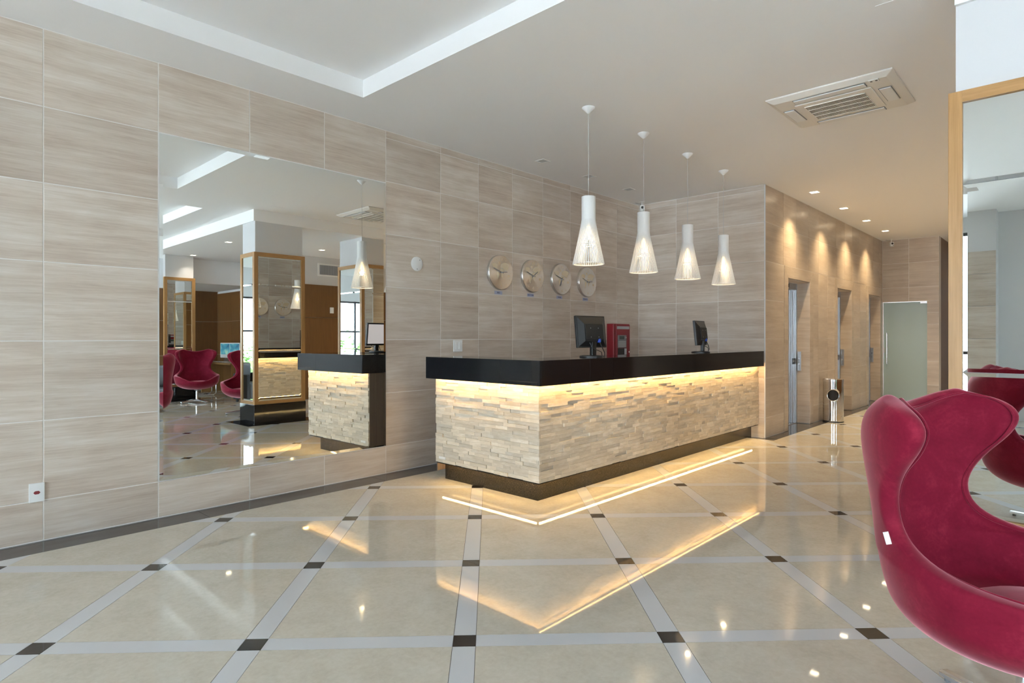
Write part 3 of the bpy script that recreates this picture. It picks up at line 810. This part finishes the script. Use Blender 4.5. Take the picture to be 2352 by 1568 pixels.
Bx('handle', (0.055, -0.136, 0.205), (0.10, -0.124, 0.29), SILVERP, fp, 0.003)
MB().lathe([(0.012, 0), (0.012, 0.010)], 14).build('lock', CHROME, fp, loc=(0.165, -0.124, 0.24), rot=(PI/2, 0, 0))

# ------------------------------------------------------------------ pendant lamps
def lamp_profile(f):
    if f < 0.34: return 0.060 - 0.001*f
    k = (f-0.34)/0.66
    return 0.0597 + 0.079*(k**1.08)
NSL = 50; LH = 0.585
slv = []; slf = []
fr = [0, 0.10, 0.22, 0.30, 0.34, 0.38, 0.44, 0.55, 0.7, 0.85, 1.0]
for f in fr:
    r_ = lamp_profile(f); z = LH*(1-f); hw = 0.00355
    for a, b in ((r_, -hw), (r_, hw), (r_-0.006, hw), (r_-0.006, -hw)): slv.append((a, b, z))
for i in range(len(fr)-1):
    for q in range(4): slf.append((i*4+q, i*4+(q+1) % 4, (i+1)*4+(q+1) % 4, (i+1)*4+q))
slf += [(3, 2, 1, 0), tuple(range((len(fr)-1)*4, len(fr)*4))]
slat_me = MB().add(slv, slf).mesh('slat', SHADE)
lamp_lb = ['largest looking pendant, nearest of four', 'second pendant from the left of four', 'third pendant from the left of four', 'farthest, rightmost pendant of four']
for k in range(4):
    loc = (4.285+0.9085*k, 3.11, 1.942)
    p = thing('pendant_lamp', 'white slatted flared lampshade on a cord, ' + lamp_lb[k], 'lamp', loc, 0, 'pendant lamps over the counter')
    for q in range(NSL): link('slat', slat_me, p, (0, 0, 0), (0, 0, 2*PI*q/NSL))
    for nm, f, in (('hoop', 1.0), ('hoop', 0.72), ('hoop', 0.34), ('hoop', 0.03)):
        r_ = lamp_profile(f)-0.0065; z = LH*(1-f)
        MB().lathe([(r_-0.004, z), (r_, z), (r_, z+0.008), (r_-0.004, z+0.008)], 48, closed=True).build(nm, SHADE, p)
    MB().lathe([(0.018, 0.33), (0.018, 0.42), (0.008, 0.44)], 20).build('lamp_socket', WHITEP, p, smooth=True)
    b_ = MB().lathe([(0.004, 0.215), (0.022, 0.225), (0.030, 0.25), (0.026, 0.285), (0.014, 0.325), (0.013, 0.335)], 20).build('bulb', BULB, p, smooth=True)
    ztop = ZC-loc[2]
    MB().tube([(0, 0, 0.43), (0, 0, ztop-0.04)], 0.0020, 8).build('cord', CABLE, p)
    MB().lathe([(0.004, ztop-0.055), (0.012, ztop-0.050), (0.056, ztop-0.006), (0.057, ztop-0.001)], 32).build('ceiling_canopy', WHITEP, p, smooth=True)
    ld = bpy.data.lights.new('bulb_glow', 'POINT'); ld.energy = 1.1; ld.color = (1, 0.74, 0.42); ld.shadow_soft_size = 0.03
    lo = bpy.data.objects.new('bulb_glow', ld); COL.objects.link(lo); lo.parent = p; lo.location = (0, 0, 0.19)

# ------------------------------------------------------------------ ceiling fittings
def downlight(label, x, y, z, lit, group, size=0.10, energy=0, spot=70, col=(1, 0.72, 0.38)):
    d = thing('downlight', label, 'downlight', (x, y, z), 0, group)
    s = size/2
    mb = MB()
    for lo, hi in (((-s-0.012, -s-0.012), (s+0.012, -s)), ((-s-0.012, s), (s+0.012, s+0.012)), ((-s-0.012, -s), (-s, s)), ((s, -s), (s+0.012, s))):
        mb.box((*lo, -0.004), (*hi, 0.0))
    mb.build('trim_ring', WHITEP, d)
    Bx('lamp_face', (-s, -s, -0.0015), (s, s, -0.0003), WARM if lit else COOLOFF, d)
    if lit:
        l = bpy.data.lights.new('downlight_beam', 'SPOT'); l.energy = energy; l.color = col; l.spot_size = math.radians(spot); l.spot_blend = 0.95; l.shadow_soft_size = 0.03
        o = bpy.data.objects.new('downlight_beam', l); COL.objects.link(o); o.parent = d; o.location = (0, 0, -0.01)
    return d
ordn = ['nearest', 'second', 'third', 'farthest']
for k, x in enumerate((8.90, 10.32, 11.68, 13.05)):
    downlight('%s lit square downlight in the row along the elevator wall' % ordn[k], x, 2.66, ZC, True, 'elevator wall downlights', 0.10, 80, 100, (1, 0.74, 0.42))
for k, x in enumerate((5.228, 6.12, 7.02)):
    downlight('unlit square downlight above the clocks, %s from the mirror' % ('first', 'second', 'third')[k], x, 4.43, ZC, False, 'unlit wall downlights', 0.10)
for k, (x, y, nm) in enumerate(((4.62, -1.84, 'between two columns'), (4.80, -4.15, 'above the far column'), (6.345, -1.52, 'near the air grille'))):
    downlight('small lit downlight in the low ceiling %s, seen in the mirror' % nm, x, y, 3.12, True, 'low ceiling downlights', 0.09, 14, 110, (1, 0.86, 0.70))
for k, x in enumerate((7.6, 9.4, 11.2, 13.0)):  # unseen lamps added to brighten the lobby floor and, by bounce, its ceiling
    downlight('%s added fill downlight, out of view in the low ceiling right of the elevator lobby' % ordn[k], x, -0.55, 3.12, True, 'added unseen lobby fill lights', 0.09, 75, 130, (1, 0.86, 0.70))
def security_camera(label, loc, rz):
    c = thing('security_camera', label, 'camera', loc, rz)
    MB().lathe([(0.035, -0.006), (0.035, 0)], 20).build('mount', WHITEP, c)
    MB().tube([(0, 0, -0.004), (0, 0, -0.05), (0, -0.012, -0.062)], 0.008, 10).build('arm', WHITEP, c, smooth=True)
    Bx('body', (-0.032, -0.055, -0.150), (0.032, 0.0, -0.062), WHITEP, c, 0.006)
    MB().lathe([(0.019, 0), (0.019, 0.008)], 20).build('lens', BLACKP, c, loc=(0, -0.054, -0.095), rot=(PI/2, 0, 0))
    MB().lathe([(0.007, 0), (0.007, 0.004)], 12).build('sensor', BLACKP, c, loc=(0.018, -0.0545, -0.132), rot=(PI/2, 0, 0))
    MB().tube([(0, 0.01, -0.03), (-0.04, 0.04, -0.02), (-0.09, 0.03, -0.012)], 0.003, 6).build('wire', GREYP, c)
security_camera('small white security camera in the corner above the counter', (7.80, 4.70, ZC), math.radians(-50))
security_camera('tiny white security camera over the frosted glass door', (14.25, 2.80, ZC), math.radians(-60))

ac = thing('air_conditioner', 'square white ceiling cassette air conditioner with dark grille', 'air conditioner', (5.60, 1.47, ZC))
hx, hy = 0.43, 0.462
vs = [(-hx, -hy, 0), (hx, -hy, 0), (hx, hy, 0), (-hx, hy, 0), (-hx, -hy, -0.012), (hx, -hy, -0.012), (hx, hy, -0.012), (-hx, hy, -0.012),
      (-hx+0.05, -hy+0.05, -0.040), (hx-0.05, -hy+0.05, -0.040), (hx-0.05, hy-0.05, -0.040), (-hx+0.05, hy-0.05, -0.040)]
MB().add(vs, [(0,1,2,3), (0,4,5,1), (1,5,6,2), (2,6,7,3), (3,7,4,0), (4,8,9,5), (5,9,10,6), (6,10,11,7), (7,11,8,4), (11,10,9,8)]).build('housing', IVORY, ac, 0.004)
ip = Bx('intake_panel', (-0.255, -0.285, -0.052), (0.255, 0.285, -0.040), IVORY, ac, 0.006)
Bx('intake_void', (-0.185, -0.225, -0.0075), (0.185, 0.225, -0.0062), plain('intake_shadow', (0.03, 0.026, 0.024), 0.8), ip)
mb = MB()
for q in range(46): y = -0.223+q*0.446/45; mb.box((-0.185, y-0.0019, -0.011), (0.185, y+0.0019, -0.006))
for q in range(5): x = -0.185+q*0.0925; mb.box((x-0.003, -0.226, -0.013), (x+0.003, 0.226, -0.006))
mb.build('intake_grille', IVORY, ip)
for a, (cx, cy, sx, sy) in enumerate(((-0.325, 0, 0.035, 0.26), (0.325, 0, 0.035, 0.26), (0, -0.358, 0.16, 0.040), (0, 0.358, 0.16, 0.040))):
    fl = Bx('air_flap', (cx-sx, cy-sy, -0.051), (cx+sx, cy+sy, -0.041), WHITEP, ac, 0.004)
    Bx('flap_gap', (-sx-0.006, -sy-0.006, 0.002), (sx+0.006, sy+0.006, 0.0045), GREYP, fl)
rc = Bx('receiver', (-0.385, -0.36, -0.044), (-0.335, -0.29, -0.032), WHITEP, ac, 0.002)
for q in (-0.018, 0.016): Bx('receiver_eye', (-0.008, q-0.007, -0.0075), (0.008, q+0.007, -0.0055), BLACKP, rc)

# ------------------------------------------------------------------ ashtray bin
ab = thing('ashtray_bin', 'polished steel cylinder ashtray bin with a round hole', 'bin', (10.28, 2.80, 0))
RB, HB = 0.145, 0.66
bm_v = []; bm_f = []
seg, rings = 64, 44
hole_c, hole_r = 0.42, 0.082
ha = math.atan2(-2.80, -10.28)
mbx = MB()
grid = [[None]*(seg) for _ in range(rings+1)]
for i in range(rings+1):
    for k in range(seg):
        a = 2*PI*k/seg; grid[i][k] = len(mbx.v); mbx.v.append((RB*math.cos(a), RB*math.sin(a), 0.012+(HB-0.012)*i/rings))
for i in range(rings):
    for k in range(seg):
        am = 2*PI*(k+0.5)/seg; zm_ = 0.012+(HB-0.012)*(i+0.5)/rings
        da = (am-ha+PI) % (2*PI)-PI
        if (da*RB)**2+(zm_-hole_c)**2 < hole_r**2: continue
        mbx.f.append((grid[i][k], grid[i][(k+1) % seg], grid[i+1][(k+1) % seg], grid[i+1][k]))
# pull the rim of the hole onto a true circle
used = {}
for f in mbx.f:
    for q in range(4):
        e_ = tuple(sorted((f[q], f[(q+1) % 4]))); used[e_] = used.get(e_, 0)+1
for e_, n_ in used.items():
    if n_ == 1:
        for vi in e_:
            x, y, z = mbx.v[vi]
            if 0.05 < z < HB-0.03:
                a = math.atan2(y, x); da = (a-ha+PI) % (2*PI)-PI
                u, v = da*RB, z-hole_c; d_ = math.hypot(u, v) or 1
                u, v = u*hole_r/d_, v*hole_r/d_
                mbx.v[vi] = (RB*math.cos(ha+u/RB), RB*math.sin(ha+u/RB), hole_c+v)
body = mbx.build('bin_body', plain('polished_steel', (0.70, 0.69, 0.67), 0.05, 1.0), ab, smooth=True)
sm = body.modifiers.new('wall', 'SOLIDIFY'); sm.thickness = 0.003
MB().lathe([(RB+0.003, HB-0.035), (RB+0.003, HB), (RB-0.01, HB), (RB-0.02, HB-0.02), (0.004, HB-0.02)], 48).build('ash_tray', CHROME, ab, smooth=True)
MB().lathe([(RB+0.002, 0.0), (RB+0.002, 0.014)], 48).build('foot_ring', BLACKP, ab)
MB().lathe([(RB-0.006, 0.014), (RB-0.006, HB-0.04)], 40).build('liner', BLACKM, ab)

# ------------------------------------------------------------------ egg chairs
def cat(pts, n):
    out = []
    P = [Vector(p) for p in pts]
    P = [P[0]*2-P[1]] + P + [P[-1]*2-P[-2]]
    for i in range(1, len(P)-2):
        for k in range(n):
            t = k/n; a, b, c, d = P[i-1], P[i], P[i+1], P[i+2]
            out.append(0.5*((2*b)+(c-a)*t+(2*a-5*b+4*c-d)*t*t+(3*b-a-3*c+d)*t**3))
    out.append(P[-2]); return out
ROWSC = [(.268, .03, .03, .03, 180), (.275, .16, .02, .16, 180), (.305, .28, .01, .27, 180), (.350, .36, .0, .345, 180), (.400, .40, -.01, .39, 180), (.432, .412, -.012, .402, 180),
         (.462, .420, -.008, .405, 155), (.505, .428, -.002, .408, 138), (.545, .432, .0, .412, 124), (.560, .430, .004, .413, 108), (.568, .422, .010, .412, 92), (.585, .408, .016, .412, 74),
         (.622, .392, .024, .412, 58), (.680, .382, .036, .408, 50), (.760, .380, .056, .400, 50), (.850, .386, .082, .388, 61), (.930, .395, .106, .370, 77), (1.000, .402, .124, .348, 86),
         (1.050, .400, .134, .322, 83), (1.080, .388, .140, .296, 71), (1.098, .368, .144, .276, 54)]
NU = 30; LIP = 5
def rowpts(row, t):
    z, W, Yc, D, al = row; out = []
    for k in range(NU+1):
        a = math.radians(al)*(2*k/NU-1)
        top = max(0, (z-.88)/.218)
        zz = z - .055*top*math.cos(min(abs(a)*1.5, PI/2))**2
        out.append(Vector(((W-t)*math.sin(a), Yc+(D-t)*math.cos(a), zz)))
    return out
def make_shell():
    mb = MB()
    def put(pts): n = len(mb.v); mb.v += [tuple(p) for p in pts]; return list(range(n, n+len(pts)))
    def strip(a, b):
        for k in range(len(a)-1): mb.f.append((a[k], a[k+1], b[k+1], b[k]))
    O = [rowpts(r, 0) for r in ROWSC]
    I = []
    for r in ROWSC[LIP:]:
        tall = max(0, min(1, (r[0]-.5)/.4)); t = .050+.022*tall
        ri = (r[0], r[1], r[2], r[3], r[4] if r[4] >= 180 else r[4]*1.0)
        I.append(rowpts(ri, t))
    Oi = [put(p) for p in O]; Ii = [put(p) for p in I]
    for a, b in zip(Oi, Oi[1:]): strip(a, b)
    for a, b in zip(Ii, Ii[1:]): strip(b, a)
    # seat floor rings inside
    prev = Ii[0]
    for z, k in ((.405, .93), (.392, .78), (.388, .45), (.386, .02)):
        pts = [Vector((p.x*k, (p.y+.01)*k-.01, z)) for p in I[0]]
        cur = put(pts); strip(prev, cur); prev = cur
    # rolled lip along both sides and the top
    seam = []
    for e in (0, NU):
        prevm = None
        for q in range(len(I)):
            o, i_ = O[LIP+q][e], I[q][e]
            nb = O[LIP+q][1 if e == 0 else NU-1]
            d = (o-nb).normalized() if q else Vector((0, 0, 1))
            if q == 0: d = Vector((0, 0, 1))
            m = put([(o+i_)/2 + d*.026])[0]
            if prevm is not None:
                mb.f.append((Oi[LIP+q-1][e], Oi[LIP+q][e], m, prevm)); mb.f.append((prevm, m, Ii[q][e], Ii[q-1][e]))
            prevm = m
            if q == len(I)-1: endm = m
            if e == 0 and q == len(I)-1: m0 = m
            if e == NU and q == len(I)-1: m1 = m
    top = [m0] + [put([(O[-1][k]+I[-1][k])/2 + Vector((0, 0, .026))])[0] for k in range(1, NU)] + [m1]
    strip(Oi[-1], top); strip(top, Ii[-1])
    left = [I[q][0] for q in range(len(I))]; right = [I[q][NU] for q in range(len(I))]
    seam = left + I[-1][1:-1] + right[::-1]
    me = mb.mesh('shell', VELVET)
    bm = bmesh.new(); bm.from_mesh(me); bmesh.ops.remove_doubles(bm, verts=bm.verts, dist=0.0008); bmesh.ops.dissolve_degenerate(bm, edges=bm.edges, dist=0.0008)
    bmesh.ops.recalc_face_normals(bm, faces=bm.faces); bm.to_mesh(me); bm.free()
    me.polygons.foreach_set('use_smooth', [True]*len(me.polygons))
    return me, seam
shell_me, seam = make_shell()
def make_chair(label, loc, rz):
    c = thing('egg_armchair', label, 'armchair', loc, rz, 'crimson velvet armchairs')
    sh = link('shell', shell_me, c); ss = sh.modifiers.new('smooth', 'SUBSURF'); ss.levels = 2; ss.render_levels = 2
    MB().tube(cat(seam, 4), 0.0045, 6).build('piping', VELVET, c, smooth=True)
    prof = [(0.02, .452), (.12, .450), (.19, .440), (.225, .420), (.230, .395), (.215, .378), (.02, .375)]
    cu = MB().lathe(prof, 40); cu.v = [(x*1.08, y*1.10-.085, z) for x, y, z in cu.v]
    cu.build('seat_cushion', VELVET, c, smooth=True)
    MB().lathe([(.030, .05), (.026, .10), (.026, .24), (.06, .262), (.09, .285)], 24).build('stem', ALU, c, smooth=True)
    for q in range(4):
        a = q*PI/2+math.radians(62)
        d = Vector((math.cos(a), math.sin(a), 0)); s_ = Vector((-d.y, d.x, 0))
        vs = []
        for rr, w_, zt, zb in ((.015, .030, .072, .030), (.20, .026, .055, .026), (.345, .022, .036, .014)):
            for u, z in ((-1, zb), (1, zb), (1, zt-.006), (.5, zt), (-.5, zt), (-1, zt-.006)): vs.append(tuple(d*rr+s_*w_*u+Vector((0, 0, z))))
        fs = []
        for r_ in range(2):
            for k in range(6): fs.append((r_*6+k, r_*6+(k+1) % 6, (r_+1)*6+(k+1) % 6, (r_+1)*6+k))
        fs += [(5,4,3,2,1,0), tuple(range(12, 18))]
        lg = MB().add(vs, fs).build('base_leg', ALU, c, 0.003)
        g = d*.325; MB().lathe([(.012, 0.0), (.012, .016)], 12, (g.x, g.y, 0)).build('glide', GREYP, lg)
    return c
chair_fg = make_chair('big crimson velvet egg armchair in the right foreground', (2.60, 0.13, 0), math.radians(-15))
ct2 = copy_tree(chair_fg); ct2.location = (4.72, -3.72, 0); ct2.rotation_euler = (0, 0, math.radians(195)); ct2['label'] = 'crimson armchair facing the mirror, behind the desk chair, seen in the mirror'
ct3 = copy_tree(chair_fg); ct3.location = (4.60, -1.02, 0); ct3.rotation_euler = (0, 0, math.radians(222)); ct3['label'] = 'crimson armchair half hidden by the nearest column, seen in the mirror'
# white care tag on the foreground chair's seam
tg_ = Bx('care_tag', (-.002, -.008, -.020), (.002, .008, .020), WHITEP, chair_fg)
tg_.location = (-.395, .235, .655); tg_.rotation_euler = (math.radians(-15), 0, math.radians(40))

# ------------------------------------------------------------------ furniture seen only in the mirrors
dk = thing('computer_desk', 'long dark wood desk against the panelled wall, seen in the mirror', 'desk', (6.05, -5.5, 0))
Bx('desk_top', (-0.32, -0.95, 0.72), (0.32, 0.95, 0.76), WFRAMEH, dk, 0.003)
for y in (-0.92, 0.92): Bx('desk_side', (-0.28, y-0.02, 0), (0.30, y+0.02, 0.72), WFRAME, dk)
Bx('modesty_panel', (0.26, -0.90, 0.2), (0.28, 0.90, 0.71), WDARK, dk)
def allinone(label, loc, rz):
    m = thing('desktop_computer', label, 'computer', loc, rz, 'white desktop computers')
    Bx('display_case', (-0.215, -0.018, 0.10), (0.215, 0.018, 0.47), WHITEP, m, 0.008)
    Bx('screen', (-0.195, -0.0205, 0.185), (0.195, -0.0175, 0.45), SCREEN, m)
    MB().prism([(-0.02, 0), (0.10, 0), (0.09, 0.012), (0.02, 0.014), (0.04, 0.25), (0.018, 0.25), (-0.0, 0.012)], -0.09, 0.09, 'x').build('stand', ALU, m)
    return m
allinone('white desktop computer nearest the armchair, seen in the mirror', (6.12, -5.78, 0.76), math.radians(-100))
allinone('white desktop computer partly behind a red chair, seen in the mirror', (6.12, -5.22, 0.76), math.radians(-100))
for y, lb in ((-5.78, 'white keyboard before the nearer desktop computer'), (-5.22, 'white keyboard before the partly hidden desktop computer')):
    k = thing('keyboard', lb + ', seen in the mirror', 'keyboard', (5.86, y, 0.76), 0, 'keyboards')
    Bx('keyboard_body', (-0.06, -0.21, 0), (0.06, 0.21, 0.014), ALU, k, 0.003)
    mb = MB()
    for a in range(5):
        for b in range(14): mb.box((-0.052+a*0.0215, -0.203+b*0.029, 0.013), (-0.034+a*0.0215, -0.179+b*0.029, 0.018))
    kk = mb.build('keys', WHITEP, k); kk['kind'] = 'stuff'
def desk_chair(label, loc, rz):
    c = thing('desk_chair', label, 'chair', loc, rz)
    Bx('seat', (-0.23, -0.23, 0.43), (0.23, 0.23, 0.48), BLACKM, c, 0.015)
    bp = MB().box((-0.22, 0.22, 0.58), (0.22, 0.25, 0.98)).build('backrest', BLACKM, c, 0.012)
    for s_ in (-1, 1):
        x = s_*0.25
        MB().tube([(x, 0.245, 0.95), (x, 0.24, 0.60), (x, 0.22, 0.50), (x, 0.0, 0.455), (x, -0.20, 0.445), (x, -0.25, 0.40), (x, -0.25, 0.06), (x, -0.20, 0.016), (x, 0.25, 0.014)], 0.0125, 10).build('side_tube', CHROME, c, smooth=True)
    MB().tube([(-0.25, 0.25, 0.014), (0.25, 0.25, 0.014)], 0.0125, 10).build('cross_tube', CHROME, c, smooth=True)
    return c
desk_chair('black cantilever desk chair with chrome tube at the desk, seen in the mirror', (5.45, -5.45, 0), math.radians(100))
def lounge(label, loc, rz):
    c = thing('lounge_armchair', label, 'armchair', loc, rz)
    Bx('seat_block', (-0.28, -0.36, 0.10), (0.28, 0.26, 0.42), GREYF, c, 0.03)
    Bx('backrest', (-0.28, 0.20, 0.40), (0.28, 0.36, 0.82), GREYF, c, 0.04)
    for s_ in (-1, 1):
        a, b = sorted((s_*0.285, s_*0.37)); Bx('arm', (a, -0.36, 0.06), (b, 0.36, 0.60), CHARF, c, 0.02)
    for sx in (-0.3, 0.3):
        for sy in (-0.3, 0.3): Bx('leg', (sx-0.02, sy-0.02, 0), (sx+0.02, sy+0.02, 0.11), BLACKP, c)
    return c
lounge('grey lounge armchair beyond the columns, seen in the mirror', (5.75, -3.15, 0), math.radians(140))
lounge('grey and charcoal lounge armchair reflected in the nearest column', (2.7, -2.9, 0), math.radians(200))
# hedge outside the far window
hg = thing('hedge', 'green leafy hedge outside the far window', 'hedge', (1.0, -9.6, -0.16))
mb = MB()
rnd = random.Random(3)
for q in range(900):
    x, y, z = rnd.uniform(-3.5, 3.0), rnd.uniform(-0.5, 0.5), abs(rnd.gauss(0.7, 0.45))
    d = Vector((rnd.uniform(-1, 1), rnd.uniform(-1, 1), rnd.uniform(-1, 1))).normalized()*rnd.uniform(.06, .14); e = d.orthogonal().normalized()*0.06
    p = Vector((x, y, z)); mb.add([p-d, p+e, p+d, p-e], [(0, 1, 2, 3)])
lv = mb.build('leaves', LEAF, hg); lv['kind'] = 'stuff'
Bx('branch_core', (-3.4, -0.3, 0), (2.9, 0.3, 0.8), LEAF, hg)
